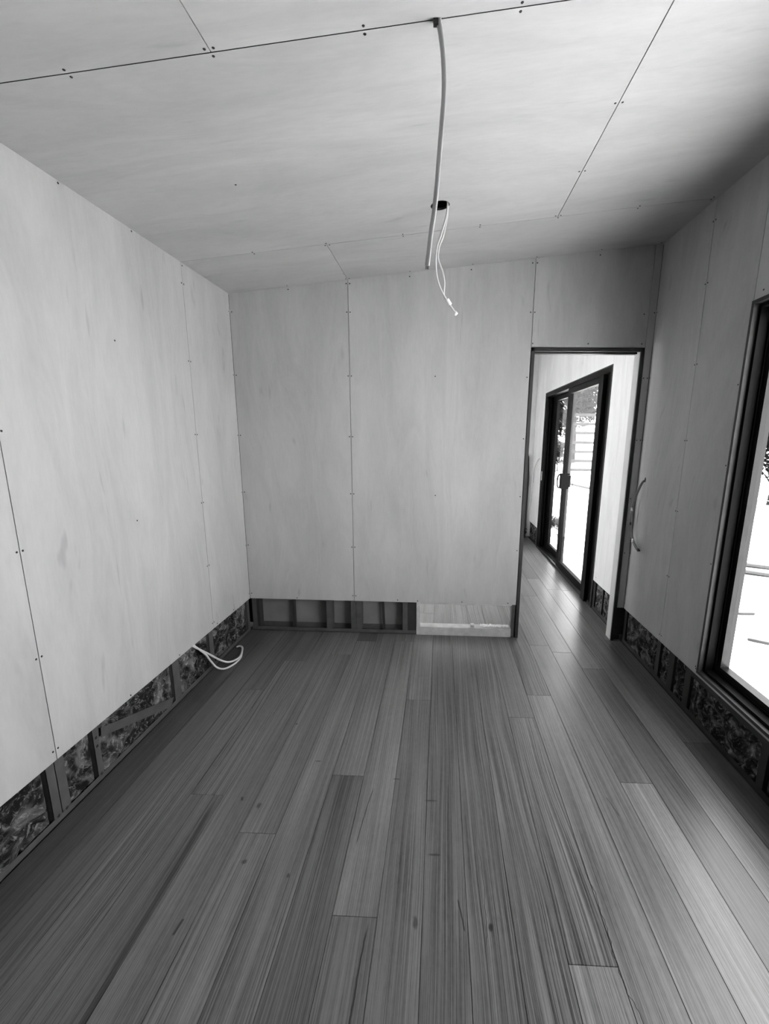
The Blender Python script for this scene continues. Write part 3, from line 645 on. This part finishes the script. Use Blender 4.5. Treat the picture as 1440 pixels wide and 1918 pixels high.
# wire fence outside the window
fn = thing('wire_fence', 'low wire fence with timber posts at the yard edge outside the window', 'fence', (8.2, 6.9, gz(8.2, 6.9)))
P0, P1 = Vector((7.2, 9.6, 0)), Vector((12., -3., 0)); dv = (P1-P0)
for k in range(6):
    p = P0+dv*k/5; z = gz(p.x, p.y); mb = MB(); mb.tube([(p.x, p.y, z-.1), (p.x, p.y, z+.62)], .035, 10); child(mb, 'post', M['post'], fn)
mb = MB()
for h_ in (.12, .26, .40, .54):
    mb.tube([(P0.x+dv.x*k/10, P0.y+dv.y*k/10, gz(P0.x+dv.x*k/10, P0.y+dv.y*k/10)+h_) for k in range(11)], .006, 6)
child(mb, 'wires', M['wire'], fn)
# rail fence through the sliding door
rl = thing('rail_fence', 'tall rail fence of pale horizontal boards seen through the sliding door glass', 'fence', (6.2, 12., gz(6.2, 12.)))
for xx in (5.75, 7.9, 10.0):
    mb = MB(); mb.box(xx, 12.04, gz(xx, 12)-.1, xx+.08, 12.10, 2.40); child(mb, 'post', M['post'], rl)
for k, z in enumerate((.50, .80, 1.10, 1.40, 1.71, 2.0, 2.29)):
    mb = MB(); mb.box(5.70, 12.0, z-.045, 10.1, 12.03, z+.045, bev=.003); child(mb, 'rail', M['slat'], rl)
# boards and pipes on the ground
def lying(name, p, q, w, h, m, label, cat, grp=None, round_=False):
    p = Vector(p); q = Vector(q); p.z = gz(p.x, p.y)+h; q.z = gz(q.x, q.y)+h; L = (q-p).length; mb = MB()
    if round_: mb.tube([(0, 0, 0), (L*.5, .02, 0), (L, 0, 0)], h, 12)
    else: mb.box(0, -w/2, -h, L, w/2, h, bev=.004)
    o = mb.build(name, m); o.location = p; o.rotation_euler = (q-p).to_track_quat('X', 'Z').to_euler(); tag(o, label, cat, grp)
lying('pipe', (5.55, 2.85, 0), (7.4, 1.9, 0), 0, .035, M['pipe'], 'pale pipe on the ground outside the window, nearer of two', 'pipe', 'pipes on the ground outside', True)
lying('pipe', (5.80, 3.15, 0), (7.6, 2.35, 0), 0, .035, M['pipe'], 'pale pipe on the ground outside the window, farther of two', 'pipe', 'pipes on the ground outside', True)
lying('board', (4.50, 1.50, 0), (4.82, 1.49, 0), .06, .012, M['post'], 'short grey board on the ground outside the window', 'board', 'boards on the ground outside')
lying('board', (4.42, .98, 0), (5.3, .45, 0), .22, .012, M['post'], 'wide flat dark piece on the ground at the lower right outside the window', 'board', 'boards on the ground outside')  # flat slab standing in for a dark patch on the ground
lying('board', (5.70, 11.7, 0), (6.5, 9.2, 0), .22, .03, M['post'], 'long dark board on the ground outside, level with the door handle', 'board', 'boards on the ground outside')
mb = MB(); mb.tube(spline([(4.45, 9.2, gz(4.4, 9.2)+.02), (4.1, 8.0, gz(4.1, 8.)+.02), (3.85, 7.0, gz(3.8, 7)+.02), (3.6, 6.2, gz(3.6, 6.2)+.02), (3.5, 5.3, gz(3.5, 5.3)+.02)]), .022, 8)
tag(mb.build('hose', M['darkwood']), 'dark curved hose on the ground outside the open sliding door', 'hose')
mb = MB(); mb.box(XR+.16, .7, -.42, XR+.62, 3.0, -.17, bev=.006); tag(mb.build('door_step', M['clad']), 'pale low step outside the sliding door', 'step')
